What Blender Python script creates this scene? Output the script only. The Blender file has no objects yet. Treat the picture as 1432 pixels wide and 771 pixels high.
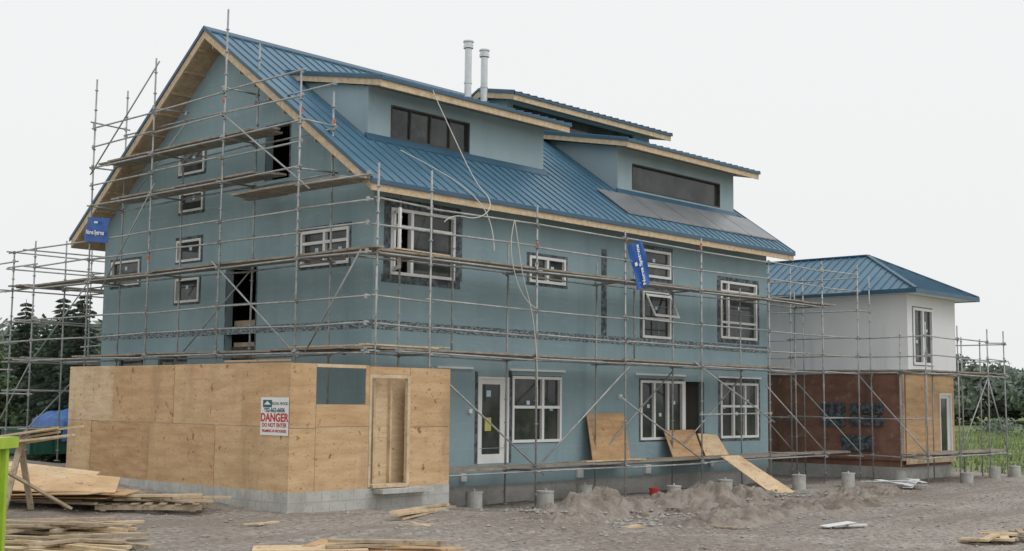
import bpy, math, random
import numpy as np
from mathutils import Vector, Matrix, noise
random.seed(7); rng=np.random.default_rng(7)
scn=bpy.context.scene
COL=bpy.context.collection

# ------------------------------------------------------------ materials
def N(nt,t,**k):
    n=nt.nodes.new(t)
    for a,b in k.items(): setattr(n,a,b)
    return n
def mat(name,c1,c2=None,rough=.8,scale=3.,stretch=(1,1,1),lo=.35,hi=.65,detail=6,bump=0,bscale=40,metal=0,spec=.5,
        c3=None,s3=30,stretch3=(1,1,1),lo3=.6,hi3=.7,c4=None,s4=2,stretch4=(1,1,1),lo4=.5,hi4=.7,c5=None,s5=2,stretch5=(1,1,1),lo5=.5,hi5=.7):
    m=bpy.data.materials.new(name); m.use_nodes=True; nt=m.node_tree; L=nt.links
    b=nt.nodes['Principled BSDF']; b.inputs['Roughness'].default_value=rough; b.inputs['Metallic'].default_value=metal
    b.inputs['Specular IOR Level'].default_value=spec
    tc=N(nt,'ShaderNodeTexCoord')
    def noi(s,st,d):
        mp=N(nt,'ShaderNodeMapping'); mp.inputs['Scale'].default_value=st; L.new(tc.outputs['Object'],mp.inputs[0])
        no=N(nt,'ShaderNodeTexNoise'); no.inputs['Scale'].default_value=s; no.inputs['Detail'].default_value=d; no.inputs['Roughness'].default_value=.6
        L.new(mp.outputs[0],no.inputs['Vector']); return no.outputs['Fac']
    if c2 is not None:
        r=N(nt,'ShaderNodeValToRGB'); r.color_ramp.elements[0].position=lo; r.color_ramp.elements[1].position=hi
        r.color_ramp.elements[0].color=(*c1,1); r.color_ramp.elements[1].color=(*c2,1)
        L.new(noi(scale,stretch,detail),r.inputs[0]); col=r.outputs[0]
        for (c,s,st,l_,h_) in ((c3,s3,stretch3,lo3,hi3),(c4,s4,stretch4,lo4,hi4),(c5,s5,stretch5,lo5,hi5)):
            if c is None: continue
            r3=N(nt,'ShaderNodeValToRGB'); r3.color_ramp.elements[0].position=l_; r3.color_ramp.elements[1].position=h_
            L.new(noi(s,st,5),r3.inputs[0])
            mx=N(nt,'ShaderNodeMixRGB'); L.new(r3.outputs[0],mx.inputs[0]); L.new(col,mx.inputs[1]); mx.inputs[2].default_value=(*c,1); col=mx.outputs[0]
        L.new(col,b.inputs['Base Color'])
    else: b.inputs['Base Color'].default_value=(*c1,1)
    if bump:
        bp=N(nt,'ShaderNodeBump'); bp.inputs['Strength'].default_value=bump; bp.inputs['Distance'].default_value=.03
        L.new(noi(bscale,(1,1,1),6),bp.inputs['Height']); L.new(bp.outputs[0],b.inputs['Normal'])
    return m

M={}
M['wall']=mat('blue_membrane',(.255,.362,.400),(.300,.415,.450),.7,.45,(1,1,.7),.35,.65,8,bump=.15,bscale=5,c3=(.215,.315,.355),s3=1.8,stretch3=(1,1,.1),lo3=.48,hi3=.8,c4=(.35,.455,.485),s4=4,stretch4=(.4,.4,2.2),lo4=.55,hi4=.8,c5=(.235,.335,.37),s5=.35,lo5=.5,hi5=.7)
M['wall2']=mat('blue_dormer_membrane',(.31,.415,.45),(.36,.465,.495),.75,.7,(1,1,.6),c3=(.28,.38,.42),s3=2,stretch3=(1,1,.2),lo3=.5,hi3=.8)
M['tape']=mat('dark_tape',(.04,.05,.06),(.21,.25,.28),.7,7,(1,1,1),.42,.7,8)
M['flash']=mat('flashing_tape',(.05,.06,.065),(.29,.37,.40),.6,9,(1,1,3),.42,.6,8)
M['white']=mat('white_vinyl',(.76,.77,.76),(.82,.82,.81),.4,2)
M['whitew']=mat('white_membrane',(.74,.75,.76),(.82,.83,.83),.7,.5,(1,1,.5),c3=(.60,.61,.62),s3=1.5,stretch3=(1,1,.15),lo3=.58,hi3=.85)
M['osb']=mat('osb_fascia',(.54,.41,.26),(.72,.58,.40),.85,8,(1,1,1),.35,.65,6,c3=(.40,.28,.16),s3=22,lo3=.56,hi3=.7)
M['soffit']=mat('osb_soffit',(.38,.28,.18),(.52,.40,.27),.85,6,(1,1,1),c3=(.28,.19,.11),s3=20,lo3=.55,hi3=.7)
for i,(a,b) in enumerate([((.51,.32,.165),(.64,.435,.245)),((.55,.365,.195),(.68,.48,.285)),((.43,.255,.125),(.58,.375,.20)),((.61,.445,.265),(.74,.565,.37))]):
    M['ply%d'%i]=mat('plywood_%d'%i,a,b,.75,1.6+.3*i,(.7,.7,4),.36,.62,9,c3=(.29,.14,.06),s3=4.4+i*.7,stretch3=(1,1,.9),lo3=.635,hi3=.69,c4=(.39,.25,.14),s4=1.3,stretch4=(1,1,.35),lo4=.52,hi4=.8,c5=(.35,.19,.09),s5=9,stretch5=(1,1,5),lo5=.58,hi5=.72)
M['redply']=mat('weathered_sheathing',(.22,.11,.08),(.33,.18,.125),.8,1.5,(1,1,2),c3=(.15,.085,.065),s3=1.2,stretch3=(1,1,.3),lo3=.5,hi3=.7,c4=(.38,.25,.18),s4=3,lo4=.58,hi4=.75)
M['lumber']=mat('lumber',(.54,.41,.26),(.72,.58,.40),.8,3,(1,1,1),c3=(.38,.27,.16),s3=10,lo3=.55,hi3=.72)
M['plank']=mat('scaffold_plank',(.24,.21,.175),(.40,.35,.29),.85,4,(1,1,1),c3=(.15,.13,.105),s3=14,lo3=.55,hi3=.72)
M['oldwood']=mat('weathered_lumber',(.34,.27,.19),(.50,.41,.30),.85,4,(1,1,1),c3=(.20,.15,.10),s3=12,lo3=.55,hi3=.72)
M['steel']=mat('galvanised_steel',(.32,.33,.33),(.48,.49,.48),.5,5,(1,1,1),metal=.3,c3=(.23,.20,.17),s3=7,lo3=.6,hi3=.75)
M['chim']=mat('chimney_steel',(.55,.57,.58),(.68,.70,.71),.35,3,metal=.55)
M['roof']=mat('blue_metal_roof',(.055,.150,.230),(.072,.172,.255),.42,.8,(1,.3,1),spec=.8,c3=(.09,.20,.285),s3=.5,lo3=.5,hi3=.7)
M['rooft']=mat('blue_metal_trim',(.03,.095,.16),(.045,.115,.19),.4,1)
M['panel']=mat('roof_panel',(.17,.185,.20),(.24,.245,.255),.35,1.2)
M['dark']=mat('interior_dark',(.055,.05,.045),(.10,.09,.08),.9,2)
M['inner']=mat('interior_wall',(.28,.26,.23),(.36,.33,.29),.9,1)
M['glass']=mat('window_glass',(.026,.032,.032),(.07,.075,.07),.06,1.3,spec=.4,bump=.03,bscale=1.2,c3=(.11,.12,.11),s3=.9,lo3=.55,hi3=.7)
M['curb']=mat('concrete',(.44,.44,.415),(.56,.55,.52),.9,3,c3=(.35,.34,.32),s3=9,lo3=.55,hi3=.75,bump=.3,c4=(.31,.295,.27),s4=1.5,stretch4=(1,1,.5),lo4=.5,hi4=.75)
M['blue']=mat('blue_banner',(.015,.09,.36),(.02,.12,.44),.5,3)
M['red']=mat('red_paint',(.50,.035,.03),None,.5)
M['teal']=mat('dark_teal',(.02,.10,.13),None,.5)
M['sticker']=mat('window_sticker',(.55,.70,.82),None,.5)
M['yellow']=mat('yellow_notice',(.55,.50,.10),(.62,.58,.2),.5,5)
M['tarp']=mat('blue_tarp',(.02,.10,.32),(.035,.15,.42),.5,5,bump=.8,bscale=5)
M['lime']=mat('lime_green_paint',(.33,.50,.04),(.42,.58,.06),.45,4,c3=(.2,.25,.04),s3=12,lo3=.65,hi3=.75)
M['dgreen']=mat('dumpster_green',(.02,.09,.06),(.03,.13,.09),.5,3)
M['rope']=mat('pale_rope',(.6,.58,.52),None,.8)
M['orange']=mat('orange_tag',(.75,.12,.03),None,.6)
M['rock']=mat('stones',(.25,.235,.22),(.43,.405,.375),.9,9)
M['dirt']=mat('dirt',(.235,.20,.165),(.35,.31,.27),.95,2.2,(1,1,1),c3=(.42,.385,.35),s3=14,lo3=.54,hi3=.78,bump=1.,bscale=18,c4=(.17,.14,.115),s4=1.3,lo4=.48,hi4=.66)
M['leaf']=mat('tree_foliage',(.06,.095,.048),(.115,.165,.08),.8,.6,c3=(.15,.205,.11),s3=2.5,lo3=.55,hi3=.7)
M['hazeleaf']=mat('far_foliage_painted_haze',(.15,.185,.16),(.20,.24,.195),.9,.12,c3=(.23,.28,.21),s3=.5,lo3=.55,hi3=.7)  # paler, greyer leaf colour: distance haze is painted into the base colour
M['spruce']=mat('spruce_needles',(.042,.072,.048),(.08,.12,.078),.8,1.2)
M['bark']=mat('bark',(.09,.07,.05),(.16,.13,.10),.9,6,(1,1,.3))
M['grass']=mat('field_grass',(.15,.21,.075),(.24,.30,.12),.9,.35,c3=(.34,.34,.17),s3=1.2,lo3=.55,hi3=.7)

def ground_mat():
    m=bpy.data.materials.new('gravel_and_grass'); m.use_nodes=True; nt=m.node_tree; L=nt.links
    b=nt.nodes['Principled BSDF']; b.inputs['Roughness'].default_value=.95; b.inputs['Specular IOR Level'].default_value=.2
    tc=N(nt,'ShaderNodeTexCoord')
    def noi(s,d=6,st=(1,1,1),rot=0,dist=0):
        mp=N(nt,'ShaderNodeMapping'); mp.inputs['Scale'].default_value=st; mp.inputs['Rotation'].default_value=(0,0,rot); L.new(tc.outputs['Object'],mp.inputs[0])
        n=N(nt,'ShaderNodeTexNoise'); n.inputs['Scale'].default_value=s; n.inputs['Detail'].default_value=d; n.inputs['Distortion'].default_value=dist; L.new(mp.outputs[0],n.inputs['Vector']); return n.outputs['Fac']
    def ramp(f,a,ca,b_,cb):
        r=N(nt,'ShaderNodeValToRGB'); r.color_ramp.elements[0].position=a; r.color_ramp.elements[1].position=b_
        r.color_ramp.elements[0].color=(*ca,1); r.color_ramp.elements[1].color=(*cb,1); L.new(f,r.inputs[0]); return r.outputs[0]
    def mix(f,a,b_,t='MIX'):
        x=N(nt,'ShaderNodeMixRGB',blend_type=t)
        if isinstance(f,float): x.inputs[0].default_value=f
        else: L.new(f,x.inputs[0])
        L.new(a,x.inputs[1]); L.new(b_,x.inputs[2]); return x.outputs[0]
    def mth(op,a,b_=None,cl=False):
        x=N(nt,'ShaderNodeMath',operation=op,use_clamp=cl)
        for i,v in enumerate((a,b_)):
            if v is None: continue
            if isinstance(v,(int,float)): x.inputs[i].default_value=v
            else: L.new(v,x.inputs[i])
        return x.outputs[0]
    big=ramp(noi(.22,6),.36,(.285,.253,.222),.64,(.415,.383,.35))
    fine=ramp(noi(9,8),.3,(.58,.57,.56),.7,(1.28,1.27,1.25))
    vf=ramp(noi(60,4),.3,(.6,.6,.6),.7,(1.28,1.28,1.28))
    g=mix(1.,big,fine,'MULTIPLY'); g=mix(.7,g,vf,'MULTIPLY')
    tr=ramp(noi(.9,6,(.22,1.8,1),-.5,.6),.48,(0,0,0),.62,(1,1,1))
    dk=ramp(noi(3,3),.0,(.20,.165,.135),1.,(.26,.225,.19))
    g=mix(mth('MULTIPLY',tr,.6),g,dk)
    gr=ramp(noi(.5,8),.35,(.13,.18,.065),.7,(.25,.30,.13))
    sp=N(nt,'ShaderNodeSeparateXYZ'); L.new(tc.outputs['Object'],sp.inputs[0])
    w=mth('MULTIPLY',mth('SUBTRACT',noi(.3,5),.5),9.)
    rx=mth('SUBTRACT',mth('ADD',sp.outputs['X'],w),29.)
    ry=mth('SUBTRACT',mth('ADD',sp.outputs['Y'],w),19.)
    k=mth('MULTIPLY',mth('MAXIMUM',rx,ry),.7,True)
    c=mix(k,g,gr); L.new(c,b.inputs['Base Color'])
    bp=N(nt,'ShaderNodeBump'); bp.inputs['Strength'].default_value=.9; bp.inputs['Distance'].default_value=.035
    L.new(noi(16,8),bp.inputs['Height']); L.new(bp.outputs[0],b.inputs['Normal'])
    return m
M['ground']=ground_mat()

# ------------------------------------------------------------ mesh helpers
class A:
    def __init__(s): s.v=[]; s.f=[]
    def box(s,x0,x1,y0,y1,z0,z1):
        n=len(s.v)
        s.v+=[(x0,y0,z0),(x1,y0,z0),(x1,y1,z0),(x0,y1,z0),(x0,y0,z1),(x1,y0,z1),(x1,y1,z1),(x0,y1,z1)]
        s.f+=[tuple(n+i for i in q) for q in ((0,3,2,1),(4,5,6,7),(0,1,5,4),(1,2,6,5),(2,3,7,6),(3,0,4,7))]
    def boxm(s,m,sx,sy,sz):
        n=len(s.v)
        for a,b,c in ((-1,-1,-1),(1,-1,-1),(1,1,-1),(-1,1,-1),(-1,-1,1),(1,-1,1),(1,1,1),(-1,1,1)):
            s.v.append(tuple(m@Vector((a*sx/2,b*sy/2,c*sz/2))))
        s.f+=[tuple(n+i for i in q) for q in ((0,3,2,1),(4,5,6,7),(0,1,5,4),(1,2,6,5),(2,3,7,6),(3,0,4,7))]
    def beam(s,p,q,w,h,up=Vector((0,0,1))):
        p=Vector(p);q=Vector(q); d=q-p; l=d.length; d.normalize()
        y=up.cross(d)
        if y.length<1e-4: y=Vector((1,0,0)).cross(d)
        y.normalize(); z=d.cross(y)
        m=Matrix((d,y,z)).transposed().to_4x4(); m.translation=(p+q)/2
        s.boxm(m,l,w,h)
    def tube(s,p,q,r=.024,n=6,r2=None,cap=True):
        p=Vector(p);q=Vector(q); r2=r if r2 is None else r2
        d=(q-p).normalized(); a=d.orthogonal().normalized(); b=d.cross(a); k=len(s.v)
        for c,rr in ((p,r),(q,r2)):
            for i in range(n):
                t=2*math.pi*i/n; s.v.append(tuple(c+(a*math.cos(t)+b*math.sin(t))*rr))
        for i in range(n):
            j=(i+1)%n; s.f.append((k+i,k+j,k+n+j,k+n+i))
        if cap: s.f.append(tuple(k+i for i in reversed(range(n)))); s.f.append(tuple(k+n+i for i in range(n)))
    def prism_x(s,pts,x0,x1):
        n=len(pts);k=len(s.v)
        s.v+=[(x0,y,z) for y,z in pts]+[(x1,y,z) for y,z in pts]
        s.f.append(tuple(k+i for i in range(n))); s.f.append(tuple(k+n+i for i in reversed(range(n))))
        for i in range(n):
            j=(i+1)%n; s.f.append((k+i,k+n+i,k+n+j,k+j))
    def poly(s,pts):
        k=len(s.v); s.v+=[tuple(p) for p in pts]; s.f.append(tuple(range(k,k+len(pts))))
    def add(s,V,F):
        k=len(s.v); s.v+=[tuple(x) for x in V]; s.f+=[tuple(k+i for i in q) for q in F]
    def build(s,name,m,parent=None,smooth=False):
        me=bpy.data.meshes.new(name); me.from_pydata(s.v,[],s.f); me.update()
        if smooth:
            for p in me.polygons: p.use_smooth=True
        me.materials.append(m)
        o=bpy.data.objects.new(name,me); COL.objects.link(o)
        if parent: o.parent=parent
        return o
def rnd(a,b): return random.uniform(a,b)
def empty(name):
    e=bpy.data.objects.new(name,None); COL.objects.link(e); e.empty_display_size=.3; return e
FAC=lambda y=0.: (lambda u,w,z:(u,y-w,z))
GAB=lambda x=0.: (lambda u,w,z:(x-w,u,z))
def mbox(a,mp,u0,u1,w0,w1,z0,z1):
    p=mp(u0,w0,z0);q=mp(u1,w1,z1)
    a.box(min(p[0],q[0]),max(p[0],q[0]),min(p[1],q[1]),max(p[1],q[1]),min(p[2],q[2]),max(p[2],q[2]))
def holed(a,mp,outline,holes,th=.2):
    cu=bpy.data.curves.new('t','CURVE'); cu.dimensions='2D'; cu.fill_mode='BOTH'; cu.extrude=th/2
    for pts in [outline]+[[(h[0],h[2]),(h[1],h[2]),(h[1],h[3]),(h[0],h[3])] for h in holes]:
        sp=cu.splines.new('POLY'); sp.points.add(len(pts)-1); sp.use_cyclic_u=True
        for i,(x,y) in enumerate(pts): sp.points[i].co=(x,y,0,1)
    ob=bpy.data.objects.new('t',cu); COL.objects.link(ob)
    me=bpy.data.meshes.new_from_object(ob.evaluated_get(bpy.context.evaluated_depsgraph_get()))
    V=[mp(v.co.x,v.co.z-th/2,v.co.y) for v in me.vertices]; F=[tuple(p.vertices) for p in me.polygons]
    a.add(V,F); bpy.data.objects.remove(ob); bpy.data.curves.remove(cu); bpy.data.meshes.remove(me)
def text(body,loc,xa,ya,size,m,parent,name,bold=.0,align='CENTER'):
    cu=bpy.data.curves.new(name,'FONT'); cu.body=body; cu.size=size; cu.align_x=align; cu.align_y='CENTER'; cu.offset=bold; cu.extrude=.001
    xa=Vector(xa).normalized();ya=Vector(ya).normalized(); z=xa.cross(ya)
    ob=bpy.data.objects.new(name,cu); COL.objects.link(ob)
    mm=Matrix((xa,ya,z)).transposed().to_4x4(); mm.translation=Vector(loc); ob.matrix_world=mm
    cu.materials.append(m); ob.parent=parent; return ob

def sm(x,a,b):
    t=min(1,max(0,(x-a)/(b-a))); return t*t*(3-2*t)
def gz(x,y):
    s=sm(x,-3.,4.)
    z=.045*min(10,max(0,y+2))*(1-s)-.33*s
    d=math.hypot(x,y)
    if d<90:
        z+=.05*noise.noise(Vector((x*.45,y*.45,0)))+.035*noise.noise(Vector((x*1.7,y*1.7,3)))+.015*noise.noise(Vector((x*4,y*4,5)))
        for c in (-8.2,-10.1,-12.4):
            q=y+.28*x+1.2*math.sin(x*.15)-c
            if x>-9: z-=.05*math.exp(-(q/.22)**2)-.025*math.exp(-((abs(q)-.4)/.15)**2)
    return z

# ------------------------------------------------------------ ground
def axis(lo,hi,step):
    a=list(np.arange(lo,hi+1e-6,step)); s=step; x=lo
    l=[];r=[]
    while x>-900: s*=1.25; x-=s; l.append(x)
    s=step;x=hi
    while x<900: s*=1.25; x+=s; r.append(x)
    return l[::-1]+a+r
xs=axis(-22,32,.16); ys=axis(-20,8,.16)
g=A(); nx=len(xs)
for y in ys:
    for x in xs: g.v.append((x,y,gz(x,y)))
for j in range(len(ys)-1):
    for i in range(nx-1): k=j*nx+i; g.f.append((k,k+1,k+nx+1,k+nx))
g.build('ground',M['ground'],smooth=True)

# ------------------------------------------------------------ main house
H=empty('blue_house')
L_=16.53; W_=11.9
zr=lambda y: 6.99+.696*(y+.6)
zb=lambda y: 6.67+.765*(12.5-y)
fac_holes=[(.5,2.54,4.98,6.51),(5.2,6.61,5.16,5.84),(9.95,11.3,5.67,6.46),(9.95,11.3,3.95,5.3),(13.87,15.9,4.1,5.86),
           (3.39,4.48,.64,2.73),(4.6,6.47,1.12,2.77),(9.85,11.9,1.1,2.76),(12.0,12.99,.64,2.76),(13.84,15.93,1.09,2.76)]
gab_holes=[(6.8,7.99,8.06,8.78),(6.8,7.91,7.05,7.57),(3.17,4.1,7.49,8.84),(6.82,7.97,5.72,6.3),(6.85,7.97,4.64,5.28),(9.79,11.3,5.25,5.95),(.84,2.61,5.25,6.1),(4.37,5.62,3.1,5.42),
           (7.3,8.7,2.2,3.26),(9.4,10.7,2.3,3.2)]
a=A()
holed(a,FAC(),[(0,.12),(L_,.12),(L_,7.16),(0,7.16)],fac_holes)
a.box(.2,L_-.2,W_-.2,W_,-.2,6.85)
holed(a,GAB(),[(.2,.12),(W_-.2,.12),(W_-.2,zb(W_-.2)-.27),(6.04,11.32),(.2,zr(.2)-.27)],gab_holes)
holed(a,GAB(L_-.2),[(.2,.12),(W_-.2,.12),(W_-.2,zb(W_-.2)-.27),(6.04,11.32),(.2,zr(.2)-.27)],[])
a.build('walls',M['wall'],H)
a=A(); a.box(.05,L_-.05,.05,W_-.05,-.7,.118); a.build('foundation',M['curb'],H)
a=A()
for z in (.5,3.3,6.6): a.box(.21,L_-.41,.21,W_-.21,z,z+.14)
a.build('floors',M['dark'],H)
a=A(); 
for z in (.65,3.45): 
    a.box(.22,L_-.42,4.2,4.32,z,z+2.8)
    for x in (2.9,8.8,13.2): a.box(x,x+.12,.25,4.1,z,z+2.8)
a.build('partitions',M['inner'],H)
a=A()
for y in np.arange(3.3,6.2,.4): a.box(1.6,1.69,y,y+.05,3.45,6.55)
a.box(1.58,1.71,3.2,6.3,4.4,4.5)
a.box(.25,.3,4.4,5.6,3.15,3.55); a.box(.25,.3,4.4,5.6,3.95,4.1); a.box(.22,.34,4.4,4.5,3.1,5.4)
for x in np.arange(12.1,13,.3): a.box(x,x+.04,1.5,1.59,.65,3.2)
a.build('stud_framing',M['oldwood'],H)
a=A()
T=.25
X0,X1=-.6,17.13
a.prism_x([(-.58,6.975),(6.04,zr(6.04)-.03),(6.04,zr(6.04)-.03-T),(-.58,6.975-T)],X0,X1)
a.prism_x([(6.04,zr(6.04)-.03),(12.48,6.65),(12.48,6.65-T),(6.04,zr(6.04)-.03-T)],X0,X1)
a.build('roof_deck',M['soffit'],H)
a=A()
for y in np.arange(.2,11.8,.61):
    zz=(zr(y) if y<6.04 else zb(y))-.30
    a.box(X0+.0,-.002,y,y+.04,zz-.05,zz+.02)
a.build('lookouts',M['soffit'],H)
f=A()
def rake(x0,x1,p,q,t=.24):
    n=max(1,int((q[0]-p[0])/2.3))
    for i in range(n):
        y0=p[0]+(q[0]-p[0])*i/n+.004; y1=p[0]+(q[0]-p[0])*(i+1)/n-.004; sl=(q[1]-p[1])/(q[0]-p[0]); za=p[1]+sl*(y0-p[0]); zc=p[1]+sl*(y1-p[0]); e=rnd(-.004,.004)
        f.prism_x([(y0,za),(y1,zc),(y1,zc-t-e),(y0,za-t-e)],x0-abs(e),x1)
rake(X0-.035,X0-.001,(-.6,6.965),(6.04,11.585)); rake(X0-.035,X0-.001,(6.04,11.585),(12.5,6.645))
rake(X1+.001,X1+.035,(-.6,6.965),(6.04,11.585)); rake(X1+.001,X1+.035,(6.04,11.585),(12.5,6.645))
x=X0-.03
while x<X1:
    e=rnd(0,.006); f.box(x+.003,min(x+2.4,X1+.03)-.003,-.62-e,-.583,6.965-.26-e*2,6.965); x+=2.4
f.box(X0-.03,X1+.03,12.483,12.52,6.4,6.645)
m_=A(); rb=A(); tr=A()
def sheet(p,q,x0,x1,sp=.33,t=.022,ribs=True,side=1):
    m_.prism_x([(p[0],p[1]+t),(q[0],q[1]+t),(q[0],q[1]),(p[0],p[1])],x0,x1)
    if ribs:
        n=int((x1-x0)/sp); 
        for i in range(n+1):
            x=x0+.02+i*(x1-x0-.04)/n
            rb.prism_x([(p[0],p[1]+t+.032),(q[0],q[1]+t+.032),(q[0],q[1]+t-.01),(p[0],p[1]+t-.01)],x-.014,x+.014)
sheet((-.66,6.99-.042),(6.04,11.61-.02),X0-.07,X1+.07)
sheet((6.04,11.59),(12.56,6.63),X0-.07,X1+.07)
for xx in (X0-.072,X1+.04):
    tr.prism_x([(-.66,7.0),(6.04,11.66),(6.04,11.56),(-.66,6.9)],xx,xx+.034)
    tr.prism_x([(6.04,11.66),(12.56,6.69),(12.56,6.59),(6.04,11.56)],xx,xx+.034)
tr.prism_x([(5.84,11.53),(6.04,11.675),(6.24,11.52),(6.24,11.49),(6.04,11.63),(5.84,11.49)],X0-.075,X1+.075)
tr.box(X0-.07,X1+.07,-.665,-.625,6.86,6.955)
D=A(); DW=A(); DD=A()
def dormer(yf,xa,xb,ye,ze,ea,eb,win,sl=.2):
    yj=(7.408-(ze-sl*ye))/(sl-.696)
    zt=lambda y: ze+sl*(y-ye)
    holed(D,FAC(yf),[(xa,zr(yf)-.12),(xb,zr(yf)-.12),(xb,zt(yf)-.2),(xa,zt(yf)-.2)],[win],.15)
    for x in (xa,xb-.15):
        D.prism_x([(yf+.151,zr(yf+.15)-.1),(yf+.151,zt(yf+.15)-.21),(yj-.2,zt(yj-.2)-.21),(yj-.2,zr(yj-.2)-.1)],x,x+.15)
    DD.prism_x([(ye+.02,zt(ye+.02)-.01),(yj,zt(yj)-.01),(yj,zt(yj)-.19),(ye+.02,zt(ye+.02)-.19)],ea,eb)
    f.box(ea-.03,eb+.03,ye-.02,ye+.018,ze-.235,ze-.015)
    f.prism_x([(ye,ze-.012),(yj,zt(yj)-.012),(yj,zt(yj)-.21),(ye,ze-.21)],ea-.032,ea-.002)
    f.prism_x([(ye,ze-.012),(yj,zt(yj)-.012),(yj,zt(yj)-.21),(ye,ze-.21)],eb+.002,eb+.032)
    sheet((ye-.06,ze-.012),(yj+.05,zt(yj+.05)),ea-.07,eb+.07)
    tr.box(ea-.07,eb+.07,ye-.065,ye-.022,ze-.07,ze)
    for xx in (ea-.072,eb+.036): tr.prism_x([(ye-.06,ze+.02),(yj+.05,zt(yj+.05)+.03),(yj+.05,zt(yj+.05)-.06),(ye-.06,ze-.07)],xx,xx+.035)
    tr.prism_x([(yf-.14,zr(yf-.14)+.03),(yf-.012,zr(yf)+.12),(yf-.012,zr(yf)-.02)],xa-.1,xb+.1)
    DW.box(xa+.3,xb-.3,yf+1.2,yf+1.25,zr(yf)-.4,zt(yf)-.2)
dormer(1.4,.95,7.3,.75,9.73,.8,7.6,(1.68,4.4,8.5,9.31))
dormer(1.2,10.35,16.5,.55,9.68,10.0,16.95,(11.05,15.7,8.42,9.2))
xa,xb=9.3,16.6
holed(D,FAC(4.7),[(xa,10.6),(xb,10.6),(xb,11.36),(xa,11.36)],[(xa+.3,xb-.9,10.83,11.27)],.15)
for x in (xa,xb-.15): D.prism_x([(4.851,10.6),(4.851,11.38),(5.5,11.48),(6.4,10.9),(5.5,11.0)],x,x+.15)
DD.prism_x([(4.12,11.43),(5.55,11.71),(5.55,11.52),(4.12,11.24)],9.0,17.0)
DD.prism_x([(5.55,11.71),(6.6,11.18),(6.6,10.99),(5.55,11.52)],9.0,17.0)
f.box(8.97,17.03,4.08,4.118,11.2,11.43)
for x in (8.968,17.002):
    f.prism_x([(4.1,11.43),(5.55,11.715),(5.55,11.50),(4.1,11.215)],x,x+.03); f.prism_x([(5.55,11.715),(6.6,11.18),(6.6,10.97),(5.55,11.50)],x,x+.03)
sheet((4.03,11.435),(5.55,11.735),8.93,17.07); sheet((5.55,11.735),(6.65,11.17),8.93,17.07)
tr.box(8.93,17.07,4.03,4.075,11.37,11.45)
for x in (8.928,17.035): tr.prism_x([(4.03,11.46),(5.55,11.77),(5.55,11.68),(4.03,11.37)],x,x+.034)
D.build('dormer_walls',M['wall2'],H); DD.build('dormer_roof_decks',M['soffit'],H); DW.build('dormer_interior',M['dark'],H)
f.build('fascia',M['osb'],H); m_.build('roof_metal',M['roof'],H); rb.build('roof_ribs',M['roof'],H); tr.build('roof_trim',M['rooft'],H)
a=A()
for i in range(5):
    x0=9.1+i*1.58; a.prism_x([(-.15,zr(-.15)+.09),(.98,zr(.98)+.09),(.98,zr(.98)+.05),(-.15,zr(-.15)+.05)],x0,x0+1.54)
a.build('roof_panels',M['panel'],H)
for (x,y,zt) in ((7.42,4.5,12.72),(8.1,4.5,12.6)):
    e=A(); e.tube((x,y,10.3),(x,y,zt-.22),.105,14); e.tube((x,y,zt-.2),(x,y,zt-.1),.15,14); e.tube((x,y,zt-.1),(x,y,zt-.02),.13,14); e.tube((x,y,zt-.02),(x,y,zt+.02),.16,14)
    e.tube((x,y,11.45),(x,y,11.5),.12,14); e.tube((x,y,10.5),(x,y,10.62),.2,14,.12)
    e.build('chimney_pipe',M['chim'],H)
# windows
FR=A(); GL=A(); TP=A(); ST=A()
def window(mp,u0,u1,z0,z1,mul=(),hm=(),tape=.11,fr=.07,glass=True,sticker=True):
    for (p0,p1,q0,q1) in ((u0,u1,z1-fr,z1),(u0,u1,z0,z0+fr),(u0,u0+fr,z0+fr,z1-fr),(u1-fr,u1,z0+fr,z1-fr)):
        mbox(FR,mp,p0,p1,-.1,.035,q0,q1)
    cols=[u0+fr]+list(mul)+[u1-fr]
    for c in mul: mbox(FR,mp,c-fr*.6,c+fr*.6,-.09,.03,z0+fr,z1-fr)
    for h in hm: mbox(FR,mp,u0+fr,u1-fr,-.085,.028,h-fr*.5,h+fr*.5)
    if glass: mbox(GL,mp,u0+fr,u1-fr,-.06,-.05,z0+fr,z1-fr)
    if tape:
        t=tape
        for (p0,p1,q0,q1) in ((u0-t,u1+t,z1,z1+t*rnd(.8,1.3)),(u0-t*rnd(.8,1.3),u1+t,z0-t*rnd(.6,1.2),z0),(u0-t*rnd(.8,1.3),u0,z0,z1),(u1,u1+t*rnd(.8,1.3),z0,z1)):
            mbox(TP,mp,p0,p1,.001,.006,q0,q1)
    if sticker:
        for i in range(len(cols)-1):
            c=cols[i]*.5+cols[i+1]*.5+rnd(-.1,.1); zz=(z0+z1)/2+rnd(-.1,.25)*(z1-z0)
            mbox(ST,mp,c-.06,c+.06,-.048,-.046,zz-.05,zz+.05)
F0=FAC(); G0=GAB()
window(F0,.5,2.54,4.98,6.51,(1.15,),(6.1,),glass=False,sticker=False,tape=.2)
mbox(GL,F0,1.2,2.46,-.06,-.05,5.06,6.43)
window(F0,5.2,6.61,5.16,5.84,(5.9,),tape=.1)
window(F0,9.95,11.3,5.67,6.46,(),(6.0,))
window(F0,9.95,11.3,3.95,5.3,(),(4.5,))
window(F0,13.87,15.9,4.1,5.86,(14.3,),(4.6,5.55),tape=.14)
window(F0,4.6,6.47,1.12,2.77,(5.75,),(2.0,),tape=.02)
window(F0,9.85,11.9,1.1,2.76,(10.5,11.15),(),tape=.05)
window(F0,13.84,15.93,1.09,2.76,(14.55,15.2),(2.05,),tape=.12)
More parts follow.
